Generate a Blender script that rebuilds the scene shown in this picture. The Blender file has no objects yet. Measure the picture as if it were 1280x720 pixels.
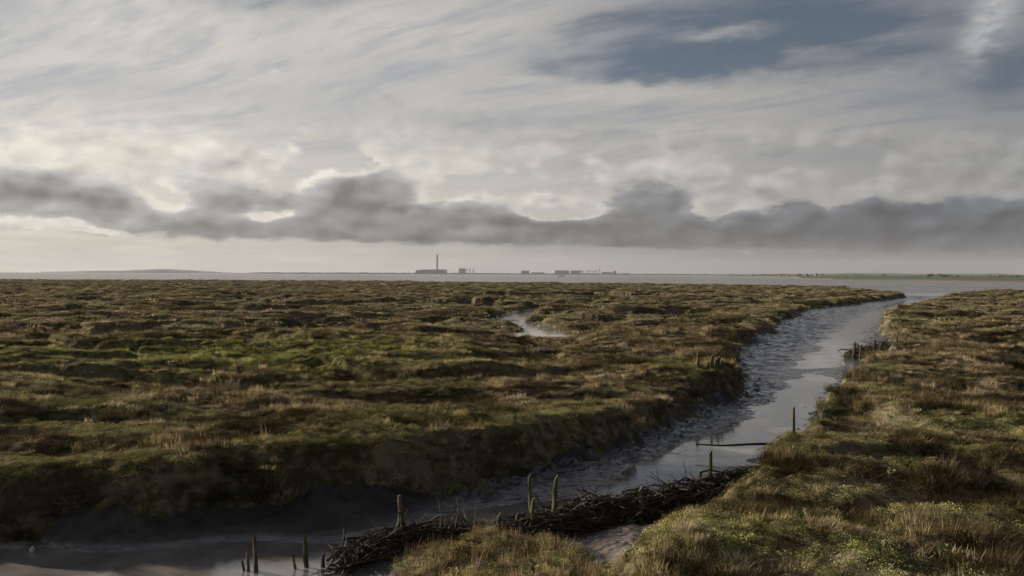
import bpy, bmesh, math, random
import numpy as np
from mathutils import Matrix, Vector, Euler
R = math.radians
S = bpy.context.scene
COL = S.collection
random.seed(7)
rng = np.random.default_rng(11)

# ------------------------------------------------------------------ camera
F = 1100.0                       # focal length in photo pixels (1280 wide)
HC = 4.5                         # camera height above the marsh top
def vh(u): return 340.0 + 5.0 * u / 1280.0
cd = bpy.data.cameras.new('camera'); cam = bpy.data.objects.new('camera', cd); COL.objects.link(cam)
cd.sensor_width = 36.0; cd.lens = 36.0 * F / 1280.0
cd.clip_start = 0.1; cd.clip_end = 60000
cam.matrix_world = Matrix.Translation((0, 0, HC)) @ Matrix.Rotation(R(90) - math.atan(17.5 / F), 4, 'X') @ Matrix.Rotation(math.atan(5 / 1280), 4, 'Z')
S.camera = cam
def P(u, v, z=0.0):
    y = (HC - z) * F / (v - vh(u)); return ((u - 640.0) / F * y, y)
def Q(u, v, y):                 # point seen at (u, v) at depth y
    return ((u - 640.0) / F * y, y, HC - (v - vh(u)) / F * y)

# ------------------------------------------------------------------ light
SUN_EL, SUN_AZ = 13.0, -62.0    # degrees; azimuth from the view axis, negative is left
sd = Vector((math.sin(R(SUN_AZ)) * math.cos(R(SUN_EL)), math.cos(R(SUN_AZ)) * math.cos(R(SUN_EL)), math.sin(R(SUN_EL))))
sl = bpy.data.lights.new('sun', 'SUN'); so = bpy.data.objects.new('sun', sl); COL.objects.link(so)
sl.energy = 5.0; sl.angle = R(0.6); sl.color = (1.0, 0.90, 0.76)
so.rotation_euler = sd.to_track_quat('Z', 'Y').to_euler(); so.location = (-60, 30, 40)
S.view_settings.view_transform = 'Standard'; S.view_settings.look = 'None'
S.view_settings.exposure = 0.72; S.view_settings.gamma = 1.0
S.cycles.use_denoising = True; S.cycles.denoising_prefilter = 'FAST'
S.cycles.max_bounces = 5; S.cycles.diffuse_bounces = 2; S.cycles.glossy_bounces = 2
S.cycles.transmission_bounces = 2; S.cycles.volume_bounces = 0; S.cycles.transparent_max_bounces = 4

# ------------------------------------------------------------------ node helper
class NT:
    def __init__(s, tree): s.t = tree
    def new(s, t, **k):
        n = s.t.nodes.new(t)
        for a, b in k.items(): setattr(n, a, b)
        return n
    def link(s, a, b): s.t.links.new(a, b)
    def put(s, sock, v):
        if isinstance(v, bpy.types.NodeSocket): s.link(v, sock)
        elif v is not None:
            if sock.type == 'RGBA' and len(v) == 3: v = (*v, 1)
            sock.default_value = v
    def m(s, op, a, b=None, c=None, clamp=False):
        n = s.new('ShaderNodeMath', operation=op, use_clamp=clamp)
        for i, v in enumerate((a, b, c)):
            if v is not None: s.put(n.inputs[i], v)
        return n.outputs[0]
    def v(s, op, a, b=None, c=None):
        n = s.new('ShaderNodeVectorMath', operation=op)
        for i, x in enumerate((a, b, c)):
            if x is not None:
                if op == 'SCALE' and i == 1: s.put(n.inputs['Scale'], x)
                else: s.put(n.inputs[i], x)
        return n.outputs['Value'] if op in ('DOT_PRODUCT', 'LENGTH', 'DISTANCE') else n.outputs[0]
    def noise(s, vec, scale, detail=4, rough=0.5, dist=0.0, col=False):
        n = s.new('ShaderNodeTexNoise'); s.put(n.inputs['Vector'], vec)
        n.inputs['Scale'].default_value = scale; n.inputs['Detail'].default_value = detail
        n.inputs['Roughness'].default_value = rough; n.inputs['Distortion'].default_value = dist
        return n.outputs['Color' if col else 'Fac']
    def mix(s, f, a, b):
        n = s.new('ShaderNodeMix', data_type='RGBA'); s.put(n.inputs[0], f); s.put(n.inputs[6], a); s.put(n.inputs[7], b)
        return n.outputs[2]
    def ss(s, x, a, b, lo=0.0, hi=1.0):
        n = s.new('ShaderNodeMapRange', interpolation_type='SMOOTHSTEP')
        for i, q in enumerate((x, a, b, lo, hi)): s.put(n.inputs[i], q)
        return n.outputs[0]
    def ramp(s, f, stops):
        n = s.new('ShaderNodeValToRGB'); s.put(n.inputs[0], f); e = n.color_ramp.elements
        while len(e) > 1: e.remove(e[0])
        e[0].position = stops[0][0]; e[0].color = (*stops[0][1], 1)
        for p, c in stops[1:]:
            q = e.new(p); q.color = (*c, 1)
        return n.outputs[0]
    def gauss(s, vec, c, r, w=1.0):
        d = s.v('MULTIPLY', s.v('SUBTRACT', vec, (c[0], c[1], 0)), (1 / r[0], 1 / r[1], 0))
        return s.m('MULTIPLY', s.m('EXPONENT', s.m('MULTIPLY', s.v('DOT_PRODUCT', d, d), -1.0)), w)
    def add(s, xs):
        o = xs[0]
        for x in xs[1:]: o = s.m('ADD', o, x)
        return o

# ------------------------------------------------------------------ sky
W = bpy.data.worlds.new('World'); S.world = W; W.use_nodes = True
W.cycles.sampling_method = 'MANUAL'; W.cycles.sample_map_resolution = 512
t = NT(W.node_tree); W.node_tree.nodes.clear()
tc = t.new('ShaderNodeTexCoord').outputs['Generated']
nish = t.new('ShaderNodeTexSky', sky_type='NISHITA'); nish.sun_disc = False
nish.sun_elevation = R(SUN_EL); nish.sun_rotation = R(SUN_AZ); nish.air_density = 1.0; nish.dust_density = 0.6; nish.ozone_density = 2.0
sx = t.new('ShaderNodeSeparateXYZ'); t.link(tc, sx.inputs[0])
X, Y, Z = sx.outputs
az = t.m('MULTIPLY', t.m('ARCTAN2', X, Y), 57.2958)
el = t.m('MULTIPLY', t.m('ARCSINE', t.m('MAXIMUM', t.m('MINIMUM', Z, 1.0), -1.0)), 57.2958)
def ae(u, v):
    a = math.atan((u - 640) / F); return (math.degrees(a), math.degrees(math.atan((vh(u) - v) / F * math.cos(a))))
def combine(a, b, c=0.0):
    n = t.new('ShaderNodeCombineXYZ')
    for i, q in enumerate((a, b, c)): t.put(n.inputs[i], q)
    return n.outputs[0]
AE = combine(az, el)
dflat = t.v('MULTIPLY', tc, (1, 1, 2.3))
# warp of the feature coordinates, so that nothing is an ellipse
w1 = t.v('SUBTRACT', t.noise(dflat, 6.5, 5, 0.55, col=True), (0.5, 0.5, 0.5))
w2 = t.v('SUBTRACT', t.noise(dflat, 22, 5, 0.6, col=True), (0.5, 0.5, 0.5))
AEw = t.v('ADD', AE, t.v('ADD', t.v('MULTIPLY', w1, (7, 2.2, 0)), t.v('MULTIPLY', w2, (2.8, 1.5, 0))))
# high thin sheet with holes of blue
plane = combine(t.m('DIVIDE', X, t.m('ADD', t.m('MAXIMUM', Z, 0.0), 0.12)), t.m('DIVIDE', Y, t.m('ADD', t.m('MAXIMUM', Z, 0.0), 0.12)))
pw = t.v('ADD', plane, t.v('SCALE', t.v('SUBTRACT', t.noise(plane, 0.6, 1.5, 0.45, col=True), (0.5, 0.5, 0.5)), .85))
pw = combine(t.v('DOT_PRODUCT', pw, (.84, -.54, 0)), t.v('DOT_PRODUCT', pw, (.54, .84, 0)))
h1 = t.noise(t.v('MULTIPLY', pw, (0.6, 1.2, 1)), 0.9, 7, 0.58)
h2 = t.noise(t.v('MULTIPLY', pw, (0.55, 1.5, 1)), 2.4, 6, 0.58)
holes = [(980, 24, 250, 50, 1.15), (830, 80, 140, 24, .85), (1250, 95, 70, 36, 1.1), (1080, 70, 130, 22, .55), (300, -15, 180, 30, .75),
         (680, 150, 160, 13, .5), (740, 176, 170, 7, .42), (120, 106, 170, 14, .3), (1150, 205, 170, 22, .35), (0, 5, 60, 30, .5), (950, 205, 150, 16, .22), (905, 38, 60, 9, -.7), (1010, 66, 50, 9, -.6), (760, 118, 90, 14, -.5), (1120, 40, 40, 12, -.3), (560, 40, 150, 30, -.3)]
h3 = t.noise(t.v('MULTIPLY', pw, (0.6, 2.2, 1)), 6.5, 7, 0.62)
hs = []
for u, v, ru, rv, w in holes:
    c = ae(u, v); hs.append(t.gauss(AEw, c, (ru * .052, rv * .052), w))
high = t.ss(el, 17.0, 32.0, 0.0, 0.85)
hole = t.add(hs + [high, t.m('MULTIPLY', t.m('SUBTRACT', h1, 0.5), 1.5), t.m('MULTIPLY', t.m('SUBTRACT', h2, 0.5), 2.0), t.m('MULTIPLY', t.m('SUBTRACT', h3, 0.5), 0.9)])
sheet = t.ss(hole, 0.0, 1.12, 0.98, 0.08)
# vapour trail
ct = ae(1232, 25); cb = ae(1200, 95)
ax = Vector((ct[0] - cb[0], ct[1] - cb[1])); L = ax.length; ax.normalize()
rel = t.v('SUBTRACT', t.v('ADD', AE, t.v('ADD', t.v('MULTIPLY', w2, (1.6, 1.6, 0)), t.v('MULTIPLY', w1, (1.2, 1.2, 0)))), (*ct, 0))
al = t.v('DOT_PRODUCT', rel, (ax.x, ax.y, 0)); ac = t.v('DOT_PRODUCT', rel, (ax.y, -ax.x, 0))
trail = t.m('MULTIPLY', t.m('EXPONENT', t.m('MULTIPLY', t.m('POWER', t.m('DIVIDE', ac, 1.15), 2), -1)), t.ss(al, -4.2, -1.0))
trail = t.m('MULTIPLY', trail, t.ss(al, 9.0, 3.0))
trail = t.m('MULTIPLY', trail, t.ss(t.noise(t.v('MULTIPLY', tc, (14, 14, 46)), 2.2, 5, 0.7), 0.3, 0.62, 0.45, 1.0))
sheet = t.m('MAXIMUM', sheet, t.m('MULTIPLY', trail, 0.95))
# how bright the clouds are: they grow brighter towards the sun
side = t.ss(t.v('DOT_PRODUCT', tc, tuple(Vector((sd.x, sd.y, 0)).normalized())), -0.25, 0.95)
side2 = t.ss(t.v('DOT_PRODUCT', tc, tuple(Vector((sd.x, sd.y, 0)).normalized())), 0.0, 1.05)
sheetc = t.mix(side, (3.0, 3.05, 3.15), (7.6, 7.3, 6.8))
sheetc = t.v('MULTIPLY', sheetc, t.mix(t.ss(t.add([h2, t.m('MULTIPLY', h3, .6)]), 0.55, 1.05), (0.74, 0.79, 0.88), (1.20, 1.17, 1.12)))
nsky = t.v('MULTIPLY', nish.outputs[0], (0.70, 0.62, 0.62))
c1 = t.mix(sheet, nsky, sheetc)
c1 = t.mix(t.m('MULTIPLY', trail, 0.8), c1, (6.4, 6.4, 6.4))
# pale glow layer low down (far thin cloud, haze behind the cumulus)
lowf = t.ss(el, 11.0, 3.5, 0.0, 0.8)
lowc = t.mix(side, (2.9, 2.92, 2.94), (8.6, 8.0, 7.1))
c1 = t.mix(t.m('MULTIPLY', lowf, t.ss(t.noise(dflat, 9, 4, .5), .3, .6, .75, 1.0)), c1, lowc)
# cumulus bank
dark = [(40, 240, 85, 30, 1.15), (110, 258, 80, 18, 1.0), (235, 222, 55, 26, .7), (250, 262, 110, 30, .85), (390, 278, 180, 24, .9), (320, 245, 70, 20, .5),
        (455, 250, 100, 34, .9), (560, 268, 150, 26, 1.0), (660, 286, 200, 20, 1.0), (462, 203, 13, 20, .6), (800, 252, 110, 20, .95), (720, 290, 150, 20, .9), (840, 245, 60, 14, .5), (470, 240, 60, 20, .4), (1000, 262, 120, 16, .5),
        (900, 288, 200, 18, .8), (1050, 278, 200, 22, .8), (1230, 284, 120, 22, .9), (1150, 262, 90, 14, .5), (530, 205, 40, 8, .5), (600, 212, 90, 8, .35), (-200, 262, 180, 30, .9), (1480, 270, 180, 26, .9)]
light = [(545, 256, 34, 13, -1.3), (885, 262, 28, 20, -1.4), (1146, 280, 22, 9, -.8), (186, 246, 30, 22, -1.3), (345, 266, 52, 8, -1.4), (700, 262, 56, 14, -1.3), (650, 225, 110, 14, -.5),
         (80, 293, 120, 5, -1.0), (30, 280, 70, 7, -.9), (405, 208, 44, 18, -1.0), (610, 240, 55, 12, -.9), (960, 258, 60, 10, -.7), (1080, 250, 60, 8, -.5), (760, 296, 60, 5, -.3)]
ds = [t.gauss(AEw, ae(u, v), (ru * .052, rv * .052), w) for u, v, ru, rv, w in dark + light]
band = t.m('MULTIPLY', t.ss(el, 3.2, 2.2, 0, .8), 1.0)
bn = t.noise(dflat, 11, 8, 0.56)
def billow(vec):
    o = []
    for sc, w in ((16, .62), (40, .38)):
        q = t.new('ShaderNodeTexVoronoi', feature='SMOOTH_F1'); t.link(vec, q.inputs['Vector']); q.inputs['Scale'].default_value = sc; q.inputs['Smoothness'].default_value = .35
        o.append(t.m('MULTIPLY', t.m('SUBTRACT', .95, q.outputs['Distance']), w))
    return t.add(o)
dw = t.v('ADD', t.v('MULTIPLY', tc, (1, 1, 1.7)), t.v('SCALE', t.v('SUBTRACT', t.noise(tc, 14, 4, .6, col=True), (.5, .5, .5)), .045))
bl = billow(dw)
bn2 = billow(t.v('ADD', dw, (-0.010, 0.004, 0.016)))
D = t.add(ds + [band, t.m('MULTIPLY', t.m('SUBTRACT', bn, 0.5), 2.5), t.m('MULTIPLY', t.m('SUBTRACT', bl, 0.5), 0.8)])
base = t.ss(t.v('DOT_PRODUCT', AEw, (0, 1, 0)), 0, 100)     # keeps the warp evaluated once
elw = t.m('ADD', el, t.m('MULTIPLY', t.m('SUBTRACT', t.noise(dflat, 26, 4, .55), .5), 1.1))
elw = t.m('ADD', elw, t.m('MULTIPLY', t.m('MAXIMUM', t.m('MINIMUM', az, 40.0), -30.0), .017))
floor_cut = t.ss(elw, 1.5, 2.0)
Df = t.m('MULTIPLY', t.ss(D, 0.24, 0.86), floor_cut)
puff = t.m('MULTIPLY', t.m('MULTIPLY', t.ss(D, -0.35, 0.2), t.ss(el, 10.5, 7)), floor_cut)
relief = t.m('MULTIPLY', t.m('SUBTRACT', bl, bn2), 2.0)
pc = t.mix(side, (3.6, 3.6, 3.6), (10.6, 9.8, 8.6))
pc = t.v('SCALE', pc, t.m('ADD', 0.95, t.m('MULTIPLY', relief, .5)))
bright = t.gauss(AEw, ae(402, 212), (2.4, 1.3), 0.28)
pc = t.v('SCALE', pc, t.m('ADD', 1.0, bright))
c2 = t.mix(t.m('MULTIPLY', puff, 0.66), c1, pc)
gc = t.mix(side2, (1.05, 1.16, 1.34), (5.0, 4.85, 4.6))
gc = t.v('SCALE', gc, t.ss(elw, 2.0, 5.8, .80, 1.3))
gc = t.v('SCALE', gc, t.ss(t.noise(t.v('MULTIPLY', tc, (1, 1, 5)), 7, 5, .55), .35, .65, .84, 1.18))
gc = t.v('SCALE', gc, t.m('ADD', t.ss(D, 0.5, 1.9, 1.3, 0.76), t.m('MULTIPLY', relief, 0.55)))
c3 = t.mix(t.m('MULTIPLY', Df, 0.92), c2, gc)
# strip of pale light under the cloud bank
strip = t.ss(elw, 2.1, 1.6)
stc = t.mix(side2, (1.15, 1.18, 1.24), (8.6, 7.9, 6.8))
streak = t.ss(t.noise(t.v('MULTIPLY', tc, (1, 1, 9)), 14, 4, .55), .3, .7, .9, 1.08)
c4 = t.mix(t.m('MULTIPLY', strip, 0.85), c3, t.v('SCALE', stc, streak))
bg = t.new('ShaderNodeBackground'); bg.inputs[1].default_value = 0.050; t.link(c4, bg.inputs[0])
out = t.new('ShaderNodeOutputWorld'); t.link(bg.outputs[0], out.inputs[0])

# ------------------------------------------------------------------ noise in numpy
def _hash(ix, iy, seed):
    h = (ix.astype(np.int64) * 374761393 + iy.astype(np.int64) * 668265263 + seed * 1442695041) & 0xffffffff
    h = ((h ^ (h >> 13)) * 1274126177) & 0xffffffff
    h = ((h ^ (h >> 16)) * 2246822519) & 0xffffffff
    return (h ^ (h >> 15)) & 0xffffffff
def pn(x, y, seed=0):
    x0 = np.floor(x); y0 = np.floor(y); fx = x - x0; fy = y - y0
    ux = fx * fx * fx * (fx * (fx * 6 - 15) + 10); uy = fy * fy * fy * (fy * (fy * 6 - 15) + 10)
    def g(ax, ay, dx, dy):
        a = _hash(ax, ay, seed) * (2 * math.pi / 4294967296.0); return np.cos(a) * dx + np.sin(a) * dy
    a = g(x0, y0, fx, fy); b = g(x0 + 1, y0, fx - 1, fy); c = g(x0, y0 + 1, fx, fy - 1); d = g(x0 + 1, y0 + 1, fx - 1, fy - 1)
    return ((a + (b - a) * ux) + ((c + (d - c) * ux) - (a + (b - a) * ux)) * uy) * 1.45
def fbm(x, y, o=4, seed=0, g=0.5):
    s = 0; a = 1.0
    for i in range(o):
        s = s + a * pn(x, y, seed + i * 17); x = x * 2.03 + 5.3; y = y * 2.03 - 3.7; a *= g
    return s
def sst(x, a, b):
    q = np.clip((x - a) / (b - a), 0, 1); return q * q * (3 - 2 * q)

# ------------------------------------------------------------------ the lie of the land
LB = [P(u, v) for u, v in [(1128, 366), (1095, 371), (1050, 377), (1005, 382), (978, 391), (950, 404), (922, 419), (902, 431), (888, 443), (915, 452), (906, 467), (868, 478),
      (812, 498), (762, 516), (700, 529), (640, 541), (540, 556), (430, 565), (300, 578), (150, 588), (0, 592), (-200, 600), (-500, 610)]]
RB = [P(u, v) for u, v in [(1205, 366), (1165, 376), (1122, 387), (1106, 396), (1122, 407), (1136, 418), (1131, 430), (1112, 443), (1096, 458), (1068, 478), (1054, 497), (1046, 519), (1008, 545),
      (986, 558), (966, 586), (944, 604), (912, 630), (868, 658), (838, 684), (832, 722)]]
POLY = [(120, 330)] + LB + [(-40, 14.0), (-40, 9.5), (-8, 10.5), (2.2, 11.2)] + RB[::-1] + [(190, 330)]
TH = [P(u, v, -1.2) for u, v in [(1150, 372), (1125, 380), (1085, 397), (1062, 420), (1035, 445), (1024, 478), (985, 522), (905, 578), (770, 628), (610, 668), (430, 695), (200, 706), (-100, 708), (-400, 710)]]
SIDE = [P(u, v, -.7) for u, v in [(746, 378), (722, 384), (690, 386), (655, 391), (636, 399), (640, 405), (668, 410), (684, 415), (690, 421)]]
def seg_dist(x, y, pts, closed=False):
    d = np.full(x.shape, 1e9); n = len(pts)
    for i in range(n if closed else n - 1):
        ax_, ay_ = pts[i]; bx_, by_ = pts[(i + 1) % n]; ex, ey = bx_ - ax_, by_ - ay_
        q = np.clip(((x - ax_) * ex + (y - ay_) * ey) / (ex * ex + ey * ey), 0, 1)
        np.minimum(d, (x - ax_ - q * ex) ** 2 + (y - ay_ - q * ey) ** 2, out=d)
    return np.sqrt(d)
def inside(x, y, pts):
    c = np.zeros(x.shape, bool); n = len(pts)
    for i in range(n):
        ax_, ay_ = pts[i]; bx_, by_ = pts[(i + 1) % n]
        if ay_ == by_: continue
        c ^= ((ay_ > y) != (by_ > y)) & (x < (bx_ - ax_) * (y - ay_) / (by_ - ay_) + ax_)
    return c
EDT = np.array([-900, 0, 515, 532, 768, 790, 1000, 1090, 1125, 1180, 1192, 1280, 1700]); EDY = np.array([560, 530, 520, 474, 445, 428, 372, 300, 250, 225, 262, 275, 300])
BASE = 'z0'
POOLS = [P(u, v, -.2) + (r,) for u, v, r in [(52, 377, 3.2), (130, 377.5, 2.0), (225, 379, 2.8), (300, 378, 2.6), (226, 409, 1.2)]]
STEPS = []
for px_, dp_, ln_ in [([(745, 387), (800, 388), (850, 386)], .7, 14), ([(858, 386), (908, 388)], .6, 12), ([(522, 401), (578, 403)], .6, 10), ([(350, 408), (400, 405), (462, 403)], .6, 11), ([(88, 412), (150, 409), (240, 405)], .7, 11),
    ([(240, 379), (380, 378), (500, 376)], .8, 18), ([(560, 365), (640, 366), (740, 365), (820, 368)], 1.1, 32), ([(368, 397), (425, 395)], .6, 12), ([(500, 375), (630, 375)], .8, 20), ([(20, 405), (85, 404)], .6, 10), ([(640, 400), (720, 401)], .6, 8),
    ([(1180, 421), (1290, 424)], .5, 8), ([(1205, 395), (1290, 400)], .6, 12), ([(1160, 460), (1230, 466)], .35, 5)]:
    w_ = sorted(P(u, v) for u, v in px_); STEPS.append((([a for a, b in w_], [b for a, b in w_]), dp_ * 1.45, ln_ * 1.2))
def height(x, y):
    """height, mud (0..1), wetness of the ground at x, y"""
    far = np.clip(y / 120.0, 0, 1)
    wob = 0.45 * pn(x / 1.9, y / 1.9, 3) + 0.9 * pn(x / 6.3, y / 6.3, 5) * sst(y, 20, 60) + .16 * pn(x / .5, y / .5, 9)
    s = seg_dist(x, y, POLY, True); s = np.where(inside(x, y, POLY), s, -s) + wob
    # marsh top
    m = 0.30 * fbm(x / 5.6, y / 4.2, 2, 21) + 0.46 * pn(x / 14., y / 9., 41) + 0.10 * fbm(x / 1.1, y / 1.0, 2, 61)
    m = m - 0.50 * sst(-pn(x / 4.3 + 7, y / 2.4, 77), 0.2, 0.6) - .35 * sst(-pn(x / 11. + 7, y / 4.4, 79), 0.25, 0.5) * sst(y, 25, 45) + 0.12
    wx = x + 6 * pn(x / 19., y / 19., 90); wy = y + 5 * pn(x / 21. + 9, y / 21., 91)
    ch = np.abs(pn(wx / 30., wy / 15., 101)); ch2 = np.abs(pn(wx / 17. + 3, wy / 9., 111))
    cd_ = sst(0.075 - ch, 0, .06) * .85 + sst(.06 - ch2, 0, .05) * .7 * sst(pn(x / 40., y / 30., 131), -.3, .1)
    keep = sst(y, 34, 60) * sst(-s, 1.0, 7.0)
    ph = 7 * np.log(np.maximum(y, 1)) + 1.7 * pn(x / 24., y / 24., 501) + .55 * pn(x / 8., y / 8., 503); fr = ph - np.floor(ph)
    m = m - sst(fr, .25, .85) * (1 - sst(fr, .955, 1.0)) * sst(pn(x / 17. + 4, y / 15., 505), -.12, .22) * np.clip(.30 + y / 120., .4, 1.5) * sst(y, 24, 42) * sst(-s, 1.5, 6.0)
    sd0 = sst(seg_dist(x, y, SIDE), 5, 10)
    for (pl, dp, ln) in STEPS:
        yl = np.interp(x, pl[0], pl[1]) + .8 * pn(x / 2.5, y * 0, 511); tq = yl - y; fx_ = sst(x, pl[0][0] - 1, pl[0][0] + 2) * (1 - sst(x, pl[0][-1] - 2, pl[0][-1] + 1))
        m = m - dp * sst(tq, 0, .9) * (1 - sst(tq, ln * .3, ln)) * fx_ * sd0
    m = m - .95 * np.exp(-(((x - 2.2) / 6.) ** 2 + ((y - 65) / 12.) ** 2))
    chan = np.clip(cd_, 0, .95) * keep
    m = m - chan
    sdist = seg_dist(x, y, SIDE) + .5 * pn(x / 2.6, y / 2.6, 141) + .7 * pn(x / 8, y / 8, 143)
    side_t = sst(3.0 - sdist, 0, 1.7)
    m = m * (1 - side_t) - .80 * side_t
    pt = np.zeros_like(x)
    for px_, py_, pr in POOLS:
        pt = np.maximum(pt, sst(1.6 - np.hypot((x - px_) / pr, (y - py_) / (pr * 1.6)) + .3 * pn(x / 1.7, y / 1.7, 151), 0, .6))
    m = m * (1 - pt) - .45 * pt
    # marsh edge towards the sea
    tt = np.interp(640 + F * x / np.maximum(y, 1), EDT, EDY) + 9 * pn(x / 20., y / 20., 161)
    ed = sst(y - tt, 0, 4)
    # creek
    drop = -0.42 * sst(y, 120, 300)
    dT = seg_dist(x, y, TH)
    rip = 0.042 * fbm((x + .5 * y) / 2.3, (y - .3 * x) / .45, 2, 171) * (1 + sst(y, 35, 80)) + .05 * pn(x / 3.1, y / 2.2, 175) + .02 * pn(x / .22, y / .18, 179) * sst(70 - y, 0, 40)
    lump = .06 * sst(fbm(x / 1.3, y / 1.3, 3, 181), .15, .6) * sst(2.0 - s, 0, 1.2)
    slope_ = .085 + .24 * sst(-x, 1.0, 4.0) * sst(25 - y, 0, 2) * sst(y, 17.0, 17.4)
    bed = -1.20 + drop + slope_ * np.minimum(np.maximum(0, dT - .7 - 1.0 * pn(x / 3.5, y / 3.5, 191)), 6) + rip * (0.35 + sst(dT, 1.5, 3)) + lump
    bar = np.exp(-(((x - P(1052, 466, -1.1)[0]) / 1.6) ** 2 + ((y - P(1052, 466, -1.1)[1]) / 3.0) ** 2)); bed = bed + .16 * bar
    bx, by = -0.2, 16.2       # vegetated hump in front of the dam
    hump = sst(1.0 - np.hypot((x - bx) / 2.3, (y - by) / 2.6) + .18 * pn(x / .8, y / .8, 201), 0, .45)
    hz = -0.82 + .16 * fbm(x / .9, y / .8, 2, 205)
    bed = bed * (1 - hump) + np.maximum(hz, bed) * hump
    gul = np.exp(-((x - 2.6) / .9) ** 2) * sst(19.5 - y, 0, 1) ; bed = bed + .25 * gul * (1 - hump)
    tb = sst(s, 0, 1.0 + .25 * pn(x / 1.1, y / 1.1, 211))
    z = m * (1 - tb) + bed * tb + .13 * fbm(x / .5, y / .45, 3, 221) * tb * (1 - sst(s, 1.0, 3.2))
    z = z * (1 - ed) + (-1.85) * ed
    mud = np.clip(sst(s - .55 * sst(27 - y, 0, 3) * sst(-x, -4, 0) - .8 * np.maximum(0, fbm(x / 1.2, y / .8, 3, 207)), .40, .75) * (1 - hump), 0, 1)
    mud = np.maximum(mud, np.maximum(sst(side_t, .5, .8), sst(pt, .5, .8)))
    mud = np.maximum(mud, sst(chan, .55, .75) * .8)
    mud = np.maximum(mud, ed)
    return z, mud, s, hump

def mesh_obj(name, verts, faces, mat=None, parent=None, smooth=True, link=True):
    me = bpy.data.meshes.new(name)
    if isinstance(verts, np.ndarray):
        nv = len(verts); me.vertices.add(nv); me.vertices.foreach_set('co', verts.astype(np.float32).ravel())
        k = faces.shape[1]; nf = len(faces)
        me.loops.add(nf * k); me.loops.foreach_set('vertex_index', faces.astype(np.int32).ravel())
        me.polygons.add(nf); me.polygons.foreach_set('loop_start', np.arange(0, nf * k, k, dtype=np.int32))
        me.update(calc_edges=True)
    else:
        me.from_pydata(verts, [], faces); me.update()
    if smooth: me.polygons.foreach_set('use_smooth', [True] * len(me.polygons))
    if mat: me.materials.append(mat)
    o = bpy.data.objects.new(name, me)
    if link: COL.objects.link(o)
    if parent: o.parent = parent
    return o
def tag(o, label=None, cat=None, group=None, kind=None):
    if label: o['label'] = label
    if cat: o['category'] = cat
    if group: o['group'] = group
    if kind: o['kind'] = kind
    return o
def empty(name, loc, rz=0.0):
    o = bpy.data.objects.new(name, None); COL.objects.link(o); o.location = loc; o.rotation_euler.z = rz
    o.empty_display_size = .2; return o

# ------------------------------------------------------------------ materials
def new_mat(name):
    m = bpy.data.materials.new(name); m.use_nodes = True; m.node_tree.nodes.clear(); n = NT(m.node_tree)
    o = n.new('ShaderNodeOutputMaterial'); return m, n, o
def principled(n, o, col, rough=.9, bump=None, bs=.3, bd=.02, spec=.3):
    b = n.new('ShaderNodeBsdfPrincipled'); n.put(b.inputs['Base Color'], col); n.put(b.inputs['Roughness'], rough); n.put(b.inputs['Specular IOR Level'], spec)
    if bump is not None:
        q = n.new('ShaderNodeBump'); n.put(q.inputs['Strength'], bs); n.put(q.inputs['Distance'], bd); n.link(bump, q.inputs['Height']); n.link(q.outputs[0], b.inputs['Normal'])
    n.link(b.outputs[0], o.inputs[0]); return b
def marsh_colour(n, pos, dry=0.0):
    f2 = n.v('MULTIPLY', pos, (1, 1, 0))
    a = n.noise(f2, .085, 3, .55); b = n.noise(f2, .30, 3, .6); c = n.noise(pos, 3.2, 2, .6)
    k = n.add([n.m('MULTIPLY', a, .50), n.m('MULTIPLY', b, .36), n.m('MULTIPLY', c, .30)])
    col = n.ramp(k, [(.40, (.055, .040, .030)), (.47, (.13, .090, .058)), (.52, (.070, .070, .032)), (.57, (.17, .130, .078)), (.62, (.27, .225, .15)), (.69, (.10, .10, .045)), (.78, (.25, .205, .12))])
    g = [n.gauss(f2, c_, r_, w_) for c_, r_, w_ in [((-17, 50), (15, 11), 1.25), ((-6, 46), (7, 5), .6), ((6.5, 41), (3, 3), .6), ((1.5, 27), (4, 3), .4), ((15.5, 26.5), (2.6, 2.5), .7), ((11, 23.5), (1.5, 2), .6), ((5.2, 15), (3, 2), .6), ((-0.2, 16.2), (2.4, 2.8), .2), ((-8, 24), (8, 4), .22)]]
    gn = n.m('MULTIPLY', n.add(g), n.ss(n.noise(f2, .9, 3, .6), .36, .62))
    col = n.mix(n.m('MINIMUM', gn, 1.0), col, n.ramp(c, [(.35, (.060, .070, .026)), (.50, (.20, .195, .070)), (.66, (.38, .36, .14))]))
    return col, b, c
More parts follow.
